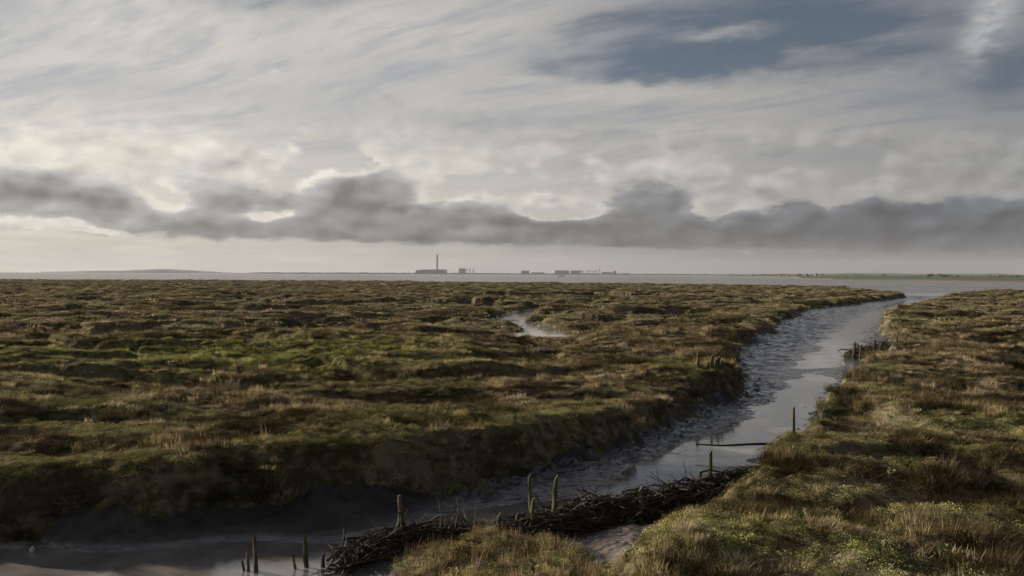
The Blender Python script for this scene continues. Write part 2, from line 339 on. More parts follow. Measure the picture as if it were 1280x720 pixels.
def ground_mat():
    m, n, o = new_mat('marsh_ground'); g = n.new('ShaderNodeNewGeometry'); pos = g.outputs['Position']
    col, b, c = marsh_colour(n, pos)
    veg = n.v('SCALE', col, .62)
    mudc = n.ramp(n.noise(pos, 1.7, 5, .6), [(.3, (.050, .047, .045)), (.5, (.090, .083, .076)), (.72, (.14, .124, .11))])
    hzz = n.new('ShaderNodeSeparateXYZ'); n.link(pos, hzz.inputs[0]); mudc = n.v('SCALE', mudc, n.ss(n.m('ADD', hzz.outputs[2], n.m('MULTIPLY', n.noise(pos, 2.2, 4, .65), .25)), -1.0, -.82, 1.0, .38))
    sandy = n.m('MINIMUM', n.add([n.gauss(n.v('MULTIPLY', pos, (1, 1, 0)), (2.9, 15.8), (1.7, 3.2), 1.2), n.gauss(n.v('MULTIPLY', pos, (1, 1, 0)), (-12, 16.0), (9, 2.0), .7)]), 1.0)
    mudc = n.mix(sandy, mudc, n.ramp(n.noise(pos, 2.3, 5, .6), [(.3, (.10, .072, .052)), (.7, (.21, .155, .115))]))
    at = n.new('ShaderNodeAttribute', attribute_name='mud').outputs['Fac']
    mm = n.ss(n.m('ADD', at, n.m('MULTIPLY', n.m('SUBTRACT', n.noise(pos, 5, 3, .6), .5), .5)), .42, .62)
    rx = n.v('DOT_PRODUCT', pos, (.26, .12, 0)); ry = n.v('DOT_PRODUCT', pos, (-.5, 1.7, 0)); cb_ = n.new('ShaderNodeCombineXYZ'); n.link(rx, cb_.inputs[0]); n.link(ry, cb_.inputs[1]); n.link(n.v('DOT_PRODUCT', pos, (0, 0, 1)), cb_.inputs[2]); st = cb_.outputs[0]
    hb = n.add([n.noise(st, 1.9, 3, .55), n.m('MULTIPLY', n.noise(st, 7.5, 3, .6), .2)])
    vb = n.noise(pos, 6, 4, .7)
    bmix = n.new('ShaderNodeMix', data_type='FLOAT'); n.put(bmix.inputs[0], mm); n.put(bmix.inputs[2], vb); n.put(bmix.inputs[3], hb)
    dry = n.ss(n.noise(pos, .7, 4, .6), .42, .68, .06, .20)
    nz_ = n.new('ShaderNodeSeparateXYZ'); n.link(g.outputs['True Normal'], nz_.inputs[0]); flat = n.ss(nz_.outputs[2], .60, .88); pz = n.new('ShaderNodeSeparateXYZ'); n.link(pos, pz.inputs[0]); drier = n.m('MULTIPLY', n.ss(pz.outputs[2], -1.13, -1.03), n.m('MULTIPLY', n.ss(pz.outputs[1], 27, 21), n.ss(pz.outputs[0], 0.0, -3.0))); flat = n.m('MULTIPLY', flat, n.m('SUBTRACT', 1.0, drier)); dry = n.m('ADD', dry, n.ss(flat, 0, 1, .45, 0))
    rgh = n.new('ShaderNodeMix', data_type='FLOAT'); n.put(rgh.inputs[0], mm); n.put(rgh.inputs[2], .95); n.put(rgh.inputs[3], dry)
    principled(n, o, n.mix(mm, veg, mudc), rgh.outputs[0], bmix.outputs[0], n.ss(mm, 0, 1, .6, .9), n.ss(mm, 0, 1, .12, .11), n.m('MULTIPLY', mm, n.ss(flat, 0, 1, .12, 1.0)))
    return m
def plant_mat(name, scale=1.0, tint=(1, 1, 1), trans=.3):
    m, n, o = new_mat(name); g = n.new('ShaderNodeNewGeometry'); pos = g.outputs['Position']
    col, b, c = marsh_colour(n, pos)
    r = n.new('ShaderNodeObjectInfo').outputs['Random']
    col = n.v('MULTIPLY', n.v('SCALE', col, n.m('MULTIPLY', n.m('POWER', n.m('ADD', r, .55), 1.6), scale)), tint)
    d = n.new('ShaderNodeBsdfDiffuse'); n.link(col, d.inputs[0]); tr = n.new('ShaderNodeBsdfTranslucent'); n.link(col, tr.inputs[0])
    mx = n.new('ShaderNodeMixShader'); mx.inputs[0].default_value = trans; n.link(d.outputs[0], mx.inputs[1]); n.link(tr.outputs[0], mx.inputs[2]); n.link(mx.outputs[0], o.inputs[0])
    return m
def simple_mat(name, c0, c1, scale=3.0, rough=.85, stretch=(1, 1, 1), bump=.3, bd=.01, spec=.2, coord='Position'):
    m, n, o = new_mat(name)
    v = n.new('ShaderNodeNewGeometry').outputs['Position'] if coord == 'Position' else n.new('ShaderNodeTexCoord').outputs['Object']
    k = n.noise(n.v('MULTIPLY', v, stretch), scale, 5, .6)
    principled(n, o, n.ramp(k, [(.33, c0), (.66, c1)]), rough, k, bump, bd, spec); return m
M_ground = ground_mat()
M_grass = plant_mat('dry_grass', 1.32, (1.05, 1.0, .95), .3)
M_leaf = plant_mat('purslane_leaf', 1.28, (.95, 1.03, .74), .2)
M_stem = plant_mat('dead_stem', 1.5, (1.15, 1.0, .95), .2)
M_bush = simple_mat('dark_leaf', (.022, .030, .012), (.060, .070, .025), 9, .8)
M_wood = simple_mat('weathered_wood', (.050, .040, .028), (.13, .105, .07), 14, .8, (1, 1, .25), .5, .01, coord='Object')
M_moss = simple_mat('mossy_wood', (.040, .040, .020), (.105, .105, .045), 11, .9, (1, 1, .4), .5, .01, coord='Object')
M_red = simple_mat('reddish_wood', (.10, .052, .032), (.20, .11, .07), 14, .8, (1, 1, .3), .5, .01, coord='Object')
M_branch = simple_mat('wet_branch', (.022, .017, .012), (.075, .055, .036), 8, .7, bump=.4)
M_branch2 = simple_mat('bleached_branch', (.07, .055, .04), (.15, .12, .09), 8, .7, bump=.4)
M_weed = simple_mat('weed_leaf', (.05, .055, .02), (.20, .20, .06), 2.2, .8)
M_twig = simple_mat('twig_bark', (.04, .03, .02), (.12, .09, .06), 5, .8)
M_core = simple_mat('brush_mud', (.012, .011, .007), (.034, .030, .015), 6, .9, bump=.8, bd=.05)
def water_mat(name, col, rough, scale, bs, bd, stretch=(1, 1, 1), spec=.5):
    m, n, o = new_mat(name); pos = n.new('ShaderNodeNewGeometry').outputs['Position']
    k = n.noise(n.v('MULTIPLY', pos, stretch), scale, 3, .55)
    c = n.v('SCALE', col, n.ss(n.noise(n.v('MULTIPLY', pos, (.004, .02, 1)), 1, 4, .6), .3, .7, .85, 1.15)) if scale < 1 else n.v('SCALE', col, 1.0)
    r_ = n.ss(n.noise(pos, .9, 4, .6), .4, .65, rough, rough * 2.2)
    principled(n, o, n.mix(n.ss(n.noise(pos, .8, 5, .65), .35, .65), n.v('SCALE', c, .72), n.v('SCALE', c, 1.2)), r_, k, bs, bd, spec); return m
M_creek = water_mat('muddy_water', (.19, .168, .152), .06, 1.6, .06, .02, (1, 1.6, 1), 1.0)
M_sea = water_mat('estuary_water', (.21, .195, .175), .22, .35, .16, .25, (.6, 1.5, 1))

# ------------------------------------------------------------------ ground sheet
ys = [3.0]
while ys[-1] < 620: ys.append(ys[-1] * (1.0042 if 11 < ys[-1] < 560 else 1.02))
ys += [680, 800, 1100, 2000, 5000, 16000]
ts = list(np.linspace(-2.6, -.80, 26)[:-1]) + list(np.linspace(-.80, -.62, 18)[:-1]) + list(np.linspace(-.62, .62, 760)) + list(np.linspace(.62, .80, 18)[1:]) + list(np.linspace(.80, 2.6, 26)[1:])
ys = np.array(ys); ts = np.array(ts)
T2, Y2 = np.meshgrid(ts, ys); X2 = T2 * Y2
x = X2.ravel(); y = Y2.ravel()
z, mud, sdist_, hump_ = height(x, y)
z = np.where(y > 640, -3.0, z)
nr, nc = T2.shape
i = np.arange(nr - 1)[:, None] * nc + np.arange(nc - 1)[None, :]
faces = np.stack([i, i + 1, i + nc + 1, i + nc], -1).reshape(-1, 4)
ground = mesh_obj('ground', np.stack([x, y, z], 1), faces, M_ground)
at = ground.data.attributes.new('mud', 'FLOAT', 'POINT'); at.data.foreach_set('value', mud.astype(np.float32))
tag(ground, 'brown and green salt marsh with a muddy tidal creek cut through it', kind='structure')
del T2, Y2, X2

def strip_mesh(name, pts_l, pts_r, zf, mat):
    v = []; f = []
    for (a, b) in zip(pts_l, pts_r):
        v.append((a[0], a[1], zf(a[1]))); v.append((b[0], b[1], zf(b[1])))
    for k in range(len(pts_l) - 1): f.append((2 * k, 2 * k + 1, 2 * k + 3, 2 * k + 2))
    return mesh_obj(name, v, f, mat)
wl = [(-60, 13.5), (-60, 30), (-20, 40), (0, 70), (25, 120), (60, 200), (95, 300)]
wr = [(6, 9), (14, 30), (30, 40), (45, 70), (75, 120), (125, 200), (185, 300)]
def zw(yy): return -1.14 - .42 * float(sst(np.array(float(yy)), 120, 300))
# dense rows so that the sheet follows the falling creek
yy = np.geomspace(9, 300, 60)
wl2 = [(float(np.interp(q, [a[1] for a in wl], [a[0] for a in wl])), float(q)) for q in yy]; wr2 = [(float(np.interp(q, [a[1] for a in wr], [a[0] for a in wr])), float(q)) for q in yy]
cw = strip_mesh('creek_water', wl2, wr2, zw, M_creek); tag(cw, 'thin smooth muddy water along the bottom of the creek', kind='structure')
sea = mesh_obj('estuary_water', [(-9500, 200, -1.6), (9500, 200, -1.6), (9500, 15900, -1.6), (-9500, 15900, -1.6)], [(0, 1, 2, 3)], M_sea)
tag(sea, 'wide grey brown estuary behind the marsh', kind='structure')
# side channel and pools
def pool(cx, cy, rx, ry, z, name='pool'):
    n = 28; v = [(cx, cy, z)]; v += [(cx + rx * math.cos(a) * (1 + .1 * math.sin(3 * a)), cy + ry * math.sin(a), z) for a in [2 * math.pi * k / n for k in range(n)]]
    o = mesh_obj(name, v, [(0, 1 + k, 1 + (k + 1) % n) for k in range(n)], M_creek); tag(o, kind='structure'); return o
for px_, py_, pr in POOLS: pool(px_, py_, pr * 1.35, pr * 2.1, -.42)
sp = SIDE
v = []; f = []
for k, (a, b) in enumerate(sp):
    q = sp[min(k + 1, len(sp) - 1)]; p = sp[max(k - 1, 0)]; dx, dy = q[0] - p[0], q[1] - p[1]; l = math.hypot(dx, dy); nx_, ny_ = -dy / l * 3.8, dx / l * 3.8
    v += [(a + nx_, b + ny_, -.70), (a - nx_, b - ny_, -.70)]
    if k: f.append((2 * k - 2, 2 * k - 1, 2 * k + 1, 2 * k))
o = mesh_obj('side_channel_water', v, f, M_creek); tag(o, 'bright shallow water winding in a side channel of the marsh', kind='structure')

# ------------------------------------------------------------------ vegetation
def blade_mesh(name, n, rad, hgt, wid, lean, mat, seed, droop=.5):
    r = random.Random(seed); v = []; f = []
    for _ in range(n):
        a = r.uniform(0, 6.283); q = rad * math.sqrt(r.random()); bx, by = q * math.cos(a), q * math.sin(a)
        d = r.gauss(a, 1.0); h = hgt * r.uniform(.45, 1.0); ln = lean * r.uniform(.2, 1.0) * h; w = wid * r.uniform(.6, 1.2); c, s_ = math.cos(d), math.sin(d)
        px, py = -s_, c; k = len(v)
        for tt_, ww in ((0, 1.0), (.5, .8)):
            ox = bx + c * ln * tt_ ** 1.8; oy = by + s_ * ln * tt_ ** 1.8; zz = h * tt_ - .04
            v += [(ox - px * w * ww / 2, oy - py * w * ww / 2, zz), (ox + px * w * ww / 2, oy + py * w * ww / 2, zz)]
        v.append((bx + c * ln, by + s_ * ln, h * (1 - droop * lean * .25)))
        f += [(k, k + 1, k + 3, k + 2), (k + 2, k + 3, k + 4)]
    return mesh_obj(name, v, f, mat, smooth=False, link=False)
def leaf_mesh(name, n, rad, hgt, size, mat, seed):
    r = random.Random(seed); v = []; f = []
    for _ in range(n):
        a = r.uniform(0, 6.283); q = rad * math.sqrt(r.random()); top = hgt * (1 - .75 * (q / rad) ** 2); zz = top * r.uniform(.35, 1.05)
        c = Vector((q * math.cos(a), q * math.sin(a), zz)); e = Euler((r.uniform(-1.1, 1.1), r.uniform(-1.1, 1.1), r.uniform(0, 6.3))).to_matrix(); s_ = size * r.uniform(.6, 1.25)
        k = len(v)
        for p in ((-s_, 0, 0), (0, -s_ * .38, s_ * .08), (s_, 0, 0), (0, s_ * .38, s_ * .08)): v.append(tuple(c + e @ Vector(p)))
        f.append((k, k + 1, k + 2, k + 3))
    return mesh_obj(name, v, f, mat, smooth=False, link=False)
def proto_col(name, objs):
    c = bpy.data.collections.new(name)
    for o in objs: c.objects.link(o)
    return c
C_grass = proto_col('grass_kinds', [blade_mesh('grass_tuft', 70, .17, .24, .016, .55, M_grass, 1), blade_mesh('grass_tuft', 60, .20, .30, .015, .75, M_grass, 2),
    blade_mesh('grass_tuft', 80, .22, .15, .015, .9, M_grass, 3), blade_mesh('grass_tuft', 55, .14, .34, .014, .45, M_grass, 4), blade_mesh('grass_tuft', 70, .24, .20, .018, 1.1, M_grass, 5)])
C_leaf = proto_col('leafy_kinds', [leaf_mesh('leaf_clump', 150, .24, .20, .022, M_leaf, 1), leaf_mesh('leaf_clump', 130, .20, .26, .020, M_leaf, 2), leaf_mesh('leaf_clump', 170, .30, .15, .020, M_leaf, 3)])
M_scrub = plant_mat('russet_scrub', .60, (.95, .84, .74), .15)
C_scrub = proto_col('scrub_kinds', [blade_mesh('scrub_clump', 110, .26, .30, .009, 1.5, M_scrub, 31, .1), blade_mesh('scrub_clump', 90, .22, .36, .010, 1.1, M_scrub, 32, .1), leaf_mesh('scrub_leaves', 170, .24, .30, .014, M_scrub, 33)])
C_stem = proto_col('stem_kinds', [blade_mesh('stem_clump', 16, .10, .50, .008, .35, M_stem, 11, .1), blade_mesh('stem_clump', 11, .14, .42, .008, .7, M_stem, 12, .1), blade_mesh('stem_clump', 22, .16, .36, .007, .4, M_stem, 13, .1)])
C_far = proto_col('far_kinds', [blade_mesh('far_tuft', 34, .5, .22, .05, .6, M_grass, 21), blade_mesh('far_tuft', 30, .6, .28, .055, .6, M_grass, 22), leaf_mesh('far_clump', 60, .6, .26, .08, M_leaf, 23)])

def scatter_tree(coll):
    ng = bpy.data.node_groups.new('scatter', 'GeometryNodeTree')
    ng.interface.new_socket('Geometry', in_out='INPUT', socket_type='NodeSocketGeometry'); ng.interface.new_socket('Geometry', in_out='OUTPUT', socket_type='NodeSocketGeometry')
    N = ng.nodes; gi = N.new('NodeGroupInput'); go = N.new('NodeGroupOutput'); iop = N.new('GeometryNodeInstanceOnPoints'); ci = N.new('GeometryNodeCollectionInfo')
    ci.inputs['Collection'].default_value = coll; ci.inputs['Separate Children'].default_value = True; ci.inputs['Reset Children'].default_value = True
    def attr(nm, ty):
        a = N.new('GeometryNodeInputNamedAttribute'); a.data_type = ty; a.inputs[0].default_value = nm; return a.outputs[0]
    ng.links.new(gi.outputs[0], iop.inputs['Points']); ng.links.new(ci.outputs[0], iop.inputs['Instance']); iop.inputs['Pick Instance'].default_value = True
    ng.links.new(attr('pick', 'INT'), iop.inputs['Instance Index']); ng.links.new(attr('turn', 'FLOAT_VECTOR'), iop.inputs['Rotation']); ng.links.new(attr('size', 'FLOAT_VECTOR'), iop.inputs['Scale'])
    ng.links.new(iop.outputs[0], go.inputs[0]); return ng
def scatter(name, coll, pts, turn, size, pick, label):
    me = bpy.data.meshes.new(name); me.vertices.add(len(pts)); me.vertices.foreach_set('co', pts.astype(np.float32).ravel())
    for nm, ty, arr, key in (('turn', 'FLOAT_VECTOR', turn, 'vector'), ('size', 'FLOAT_VECTOR', size, 'vector'), ('pick', 'INT', pick, 'value')):
        a = me.attributes.new(nm, ty, 'POINT'); a.data.foreach_set(key, (arr.astype(np.int32) if ty == 'INT' else arr.astype(np.float32)).ravel())
    me.update(); o = bpy.data.objects.new(name, me); COL.objects.link(o)
    md = o.modifiers.new('scatter', 'NODES'); md.node_group = scatter_tree(coll)
    tag(o, label, kind='stuff'); return o
def sample(y0, y1, dens, tmax=.66):
    area = tmax * (y1 * y1 - y0 * y0); n = int(area * dens); yq = np.sqrt(rng.uniform(y0 * y0, y1 * y1, n)); return rng.uniform(-tmax, tmax, n) * yq, yq
def attrs(x, y, z, sc, hs, npick):
    n = len(x); turn = np.stack([rng.normal(0, .12, n), rng.normal(0, .12, n), rng.uniform(0, 6.283, n)], 1)
    size = np.stack([sc, sc, sc * hs], 1); return np.stack([x, y, z], 1), turn, size, rng.integers(0, npick, n)
G = []; Lf = []; St = []; Fa = []; Sc = []
for (y0, y1, dg, sc0) in [(9, 24, 30, 1.0), (24, 42, 19, 1.12), (42, 75, 9, 1.4)]:
    x, y = sample(y0, y1, dg); z, mud, s, hump = height(x, y)
    leafy = pn(x / 3.1, y / 2.4, 301) + .5 * pn(x / .9, y / .9, 303)
    gp = np.exp(-(((x + 17) / 14) ** 2 + ((y - 50) / 10) ** 2))
    leafy = leafy + .26 * sst(40 - y, 0, 14) + .9 * gp + .7 * hump + .25 * sst(s, -3, 0)
    tall = np.clip(.55 + .85 * pn(x / 1.7, y / 1.5, 311) + .4 * pn(x / 9, y / 7, 313), .2, 1.7)
    scrub = .3 * hump + pn(x / 2.4 + 9, y / 2.0, 341) + .45 * pn(x / .8, y / .8, 343) + .1 * sst(x, 5, 9) + .34 * sst(40 - y, 0, 14)
    ok = (mud < .42) & (rng.random(len(x)) > mud) & (z > -1.02)
    il = ok & (leafy > .32); isc = ok & ~il & (scrub > .18); ig = ok & ~(leafy > .45) & ~(scrub > .30) & (rng.random(len(x)) < .8)
    isc = isc & (rng.random(len(x)) < .7)
    sc = sc0 * rng.uniform(.65, 1.25, len(x))
    G.append(attrs(x[ig], y[ig], z[ig], sc[ig], tall[ig], 5)); 
    Lf.append(attrs(x[il], y[il], z[il] - .02, sc[il] * .9, np.clip(tall[il], .6, 1.3), 3))
    Sc.append(attrs(x[isc], y[isc], z[isc] - .02, sc[isc], np.clip(tall[isc] * 1.1, .5, 1.5), 3))
    iss = ok & (rng.random(len(x)) < .10 * (1 + 3 * hump) * np.clip(.3 + 1.6 * pn(x / 2.6, y / 2.6, 321), .05, 1)); St.append(attrs(x[iss], y[iss], z[iss], sc[iss] * .85, tall[iss], 3))
for (y0, y1, dg, sc0) in [(70, 130, 2.6, .9), (130, 260, .9, 1.3), (260, 535, .28, 1.9)]:
    x, y = sample(y0, y1, dg); z, mud, s, hump = height(x, y); ok = (mud < .4) & (z > -.9)
    x, y, z = x[ok], y[ok], z[ok]; Fa.append(attrs(x, y, z, sc0 * rng.uniform(.7, 1.3, len(x)), np.clip(.65 + .7 * pn(x / 6, y / 5, 331), .25, 1.4) / math.sqrt(sc0), 3))
xh = rng.uniform(-3, 2.2, 900); yh = rng.uniform(13.6, 18.6, 900); z, mud, s, hump = height(xh, yh); q = (hump > .3) & (z > -1.1)
St.append(attrs(xh[q][:420], yh[q][:420], z[q][:420], rng.uniform(.5, .9, q[:].sum())[:420], rng.uniform(.5, 1.1, q.sum())[:420], 3))
Sc.append(attrs(xh[q][420:], yh[q][420:], z[q][420:], rng.uniform(.5, .9, len(xh[q][420:])), rng.uniform(.7, 1.5, len(xh[q][420:])), 3))
def cat_(l): return [np.concatenate([q[k] for q in l]) for k in range(4)]
scatter('grass', C_grass, *cat_(G), 'dry straw and green salt marsh grass covering both banks')
scatter('sea_purslane', C_leaf, *cat_(Lf), 'low grey green leafy sea purslane growing among the grass')
scatter('russet_scrub', C_scrub, *cat_(Sc), 'twiggy russet brown scrub in clumps on the marsh')
scatter('dead_stems', C_stem, *cat_(St), 'thin dead brown stems standing above the marsh grass')
scatter('far_marsh_grass', C_far, *cat_(Fa), 'tussocky brown grass on the distant marsh')
print('instances', [len(cat_(q)[0]) for q in (G, Lf, St, Fa)])

# ------------------------------------------------------------------ tubes, stakes
def tube(v, f, pts, rads, sides=7, r=random, flat=0.0):
    base = len(v); n = len(pts)
    for k, p in enumerate(pts):
        p = Vector(p); d = (Vector(pts[min(k + 1, n - 1)]) - Vector(pts[max(k - 1, 0)])).normalized()
        a = d.orthogonal().normalized() if abs(d.z) < .9 else Vector((1, 0, 0)); a = (a - d * a.dot(d)).normalized(); b = d.cross(a)
        for q in range(sides):
            an = 6.2832 * q / sides; rr = rads[k] * (1 + r.uniform(-.13, .13)); v.append(tuple(p + a * rr * math.cos(an) + b * rr * math.sin(an)))
    for k in range(n - 1):
        for q in range(sides):
            f.append((base + k * sides + q, base + k * sides + (q + 1) % sides, base + (k + 1) * sides + (q + 1) % sides, base + (k + 1) * sides + q))
    f.append(tuple(base + q for q in reversed(range(sides)))); f.append(tuple(base + (n - 1) * sides + q for q in range(sides)))
def crooked(a, b, n, j, r):
    a = Vector(a); b = Vector(b); L_ = (b - a).length
    return [a + (b - a) * (k / (n - 1)) + (Vector((r.uniform(-j, j), r.uniform(-j, j), 0)) * L_ if 0 < k < n - 1 else Vector()) for k in range(n)]
def stake(ut, vt, ub, yy, zb, rad, label, mat, twig=None, group='wooden stakes', seed=None):
    r = random.Random(seed or int(ut * 13 + vt)); top = Vector(Q(ut, vt, yy)); bx = (ub - 640) / F * yy
    org = Vector((bx, yy, zb)); v = []; f = []
    tp = top - org; pts = crooked((0, 0, -.25), tp, 6, .007, r); tube(v, f, pts, [rad * 1.35, rad * 1.35, rad * 1.2, rad * 1.2, rad * 1.1, rad * .95], 7, r)
    v[-7:] = [(a, b, c + (a - pts[-1].x) * 1.3) for a, b, c in v[-7:]]      # slanting broken top
    if twig is None:
        o = mesh_obj('stake', v, f, mat, smooth=False); o.location = org
    else:
        o = empty('stake', org); mesh_obj('pole', v, f, mat, o, smooth=False)
        for (du, dv, t0, rr) in twig:
            v2 = []; f2 = []; st = tp * t0; tube(v2, f2, crooked(st, st + Vector((du * yy / F, -.02, -dv * yy / F)), 4, .05, r), [rr, rr * .8, rr * .6, rr * .4], 5, r); mesh_obj('twig', v2, f2, mat, o, smooth=False)
    tag(o, label, 'stake', group); return o
DM = 'stakes along the brushwood dam'; LW = 'stakes in the lower left water'
stake(302, 703, 311, 16.6, -1.3, .022, 'short dark stake leaning left at the far left of the lower water', M_branch, group=LW)
stake(309, 689, 311, 16.6, -1.3, .024, 'thin reddish stake beside the tallest left hand stake in the water', M_red, group=LW)
stake(317, 672, 322, 16.6, -1.3, .034, 'tall tapering stake leaning left, rising highest at the lower left', M_wood, group=LW)
stake(366, 695, 373, 16.7, -1.3, .024, 'short leaning stake just left of the thick mossy stake', M_moss, group=LW)
stake(380.5, 673, 385, 16.8, -1.3, .040, 'thick mossy stake with flat top and light left edge, lower left water', M_moss, group=LW)
stake(404, 695, 404, 16.8, -1.3, .036, 'short upright dark mossy stake right of the thick mossy one', M_moss, group=LW)
stake(624, 645, 625, 18.9, -1.2, .045, 'short thick stub at the left end of the brushwood, behind the green hump', M_moss, group=DM)
stake(648, 644, 647, 19.0, -1.2, .042, 'short dark stub just left of the pair of stakes by the dam', M_branch, group=DM)
stake(662.5, 596, 665.5, 19.7, -1.2, .034, 'tall thin stake with worn top standing behind a shorter stake', M_moss, group=DM)
stake(667.5, 625, 664, 19.0, -1.2, .042, 'shorter mossy stake standing just in front of a taller thin one', M_moss, group=DM)
stake(696.5, 597, 690, 19.1, -1.2, .045, 'tall straight mossy stake leaning right at the dam end', M_moss, group=DM)
stake(733, 625, 732, 19.9, -1.2, .044, 'short stub poking above the middle of the brushwood dam', M_branch, group=DM)
stake(802, 612, 807, 19.6, -1.2, .045, 'stub leaning left in the middle of the brushwood dam', M_wood, group=DM)
stake(877, 590, 878, 20.9, -1.2, .046, 'short thick stub beside the tall upright stake on the dam', M_moss, group=DM)
stake(889.5, 565, 889, 20.8, -1.2, .042, 'tall upright dark stake near the right end of the dam', M_moss, group=DM)
stake(993.5, 509, 994, 23.6, -1.1, .034, 'lone thin stake with a side twig at the edge of the right bank', M_moss, twig=[(12, 3, .62, .012), (-4, -4, .8, .010), (16, 9, .3, .011)], group='lone stake by the right bank')
RP = 'stakes on the far right brushwood spur'; LP = 'stakes on the left promontory'
yr = 58.5
for (ut, vt, ub, vb, lb) in [(1069, 428, 1068, 440, 'leftmost short stake at the tip of the far brushwood spur'), (1077, 431.5, 1076.5, 440, 'small stake second from the tip of the far brushwood spur'),
                     (1094, 424.5, 1094, 439, 'tallest stake standing in the middle of the far brushwood spur'), (1101.5, 430, 1101, 439, 'small stub right of the tallest stake on the far spur'),
                     (1122, 419, 1122.5, 436, 'thin tall stake where the far spur joins the right bank'), (1128.5, 424, 1129.5, 436, 'short leaning stake at the bank end of the far spur')]:
    stake(ut, vt, ub, yr, HC - (vb - vh(ub)) / F * yr - .3, .075, lb, M_branch, group=RP)
for (ut, vt, ub, vb, lb) in [(873, 444, 872, 468, 'green stake standing alone at the left of the promontory stakes'), (890.5, 448, 889, 474, 'green stake leaning right left of the promontory cluster'),
                     (896.5, 452, 896, 476, 'short stake in the middle of the promontory cluster'), (899, 450, 897.5, 477, 'mossy stake beside the outermost one on the promontory'),
                     (904, 453, 900, 477, 'leaning mossy stake nearest the water on the promontory'), (885, 456, 884, 474, 'low stub among grass on the left promontory')]:
    stake(ut, vt - 3, ub, 39.5, HC - (vb - vh(ub)) / F * 39.5 - .5, .07, lb, M_moss, group=LP)
# forked stake
yf = 18.2; org = Vector(Q(503, 677, yf)); e = empty('forked_stake', org); r = random.Random(4)
def loc(u, v_, dy=0.0): return Vector(Q(u, v_, yf + dy)) - org
v = []; f = []; tube(v, f, crooked(loc(499.5, 620), loc(501.5, 644), 4, .02, r), [.036, .046, .05, .052], 7, r); mesh_obj('tip', v, f, M_red, e, smooth=False)
v = []; f = []; tube(v, f, crooked(loc(500.8, 640), loc(495, 680), 5, .02, r), [.05, .048, .046, .045, .048], 7, r); mesh_obj('leg', v, f, M_moss, e, smooth=False)
v = []; f = []; tube(v, f, crooked(loc(501, 640, -.05), loc(509, 682), 5, .02, r), [.05, .05, .05, .052, .056], 7, r); mesh_obj('leg', v, f, M_moss, e, smooth=False)
v = []; f = []; tube(v, f, crooked(loc(497, 672), loc(508, 676), 3, .02, r), [.03, .03, .03], 6, r); mesh_obj('crosspiece', v, f, M_moss, e, smooth=False)
tag(e, 'forked stake with reddish tip and two mossy legs standing on the brushwood', 'stake')
# loose sticks
def stick(name, pts, r0, r1, mat, label, cat='stick', seed=1):
    r = random.Random(seed); org = Vector(pts[0]); v = []; f = []; n = len(pts); P_ = [Vector(p) - org for p in pts]; fine = []
    for a, b in zip(P_[:-1], P_[1:]): fine += crooked(a, b, 4, .03, r)[:-1]
    fine.append(P_[-1]); tube(v, f, fine, [r0 + (r1 - r0) * k / (len(fine) - 1) for k in range(len(fine))], 6, r); o = mesh_obj(name, v, f, mat, smooth=False); o.location = org
    return tag(o, label, cat)
stick('stick', [Q(506, 637, 18.2), Q(519, 656, 18.3), Q(521, 664, 18.3)], .009, .012, M_branch2, 'thin bent stick running down from the forked stake')
stick('stick', [Q(536, 641, 18.3), Q(526, 655, 18.3), Q(514, 668, 18.3)], .013, .016, M_moss, 'pale stick leaning right beside the forked stake')
stick('stick', [Q(871, 556, 27.5), Q(905, 557.5, 27.2), Q(950, 555.5, 27.4), Q(988, 555, 27.3)], .022, .05, M_branch, 'long dark stick lying across the mud by the right bank')
stick('stick', [(Vector(Q(0, 703, 17.2)))[:], Q(45, 707, 17.1), Q(110, 716, 16.9), Q(150, 722, 16.8)], .028, .035, M_branch, 'dark branch lying in the lower left water')
for k, (u0, v0, u1, v1) in enumerate([(548, 624, 551, 662), (572, 623, 570, 660), (566, 636, 572, 648), (595, 633, 592, 668), (588, 645, 594, 656)]):
    stick('twig', [Q(u0, v0, 18.0), Q((u0 + u1) / 2 + 2, (v0 + v1) / 2, 18.0), Q(u1, v1, 18.0)], .005, .011, M_branch2,
          ['tall dead twig rising above the brush left of the hump', 'dead forked twig with curled top above the brush', 'small side sprig on the curled dead twig', 'thin dead twig at the right of the brush clump', 'short bent sprig low in the brush clump'][k], 'twig', k)
# pale object on the mud at the left waterline
v = []; f = []; tube(v, f, [(0, 0, -.05), (0, 0, .03), (.01, 0, .07), (.02, .0, .11)], [.03, .05, .04, .015], 9, random.Random(3))
o = mesh_obj('pale_stone', v, f, simple_mat('pale_stone', (.35, .34, .31), (.6, .58, .53), 20)); o.location = (P(38, 690, -1.12)[0], P(38, 690, -1.12)[1], -1.14); tag(o, 'small pale stone at the edge of the lower left water', 'stone')

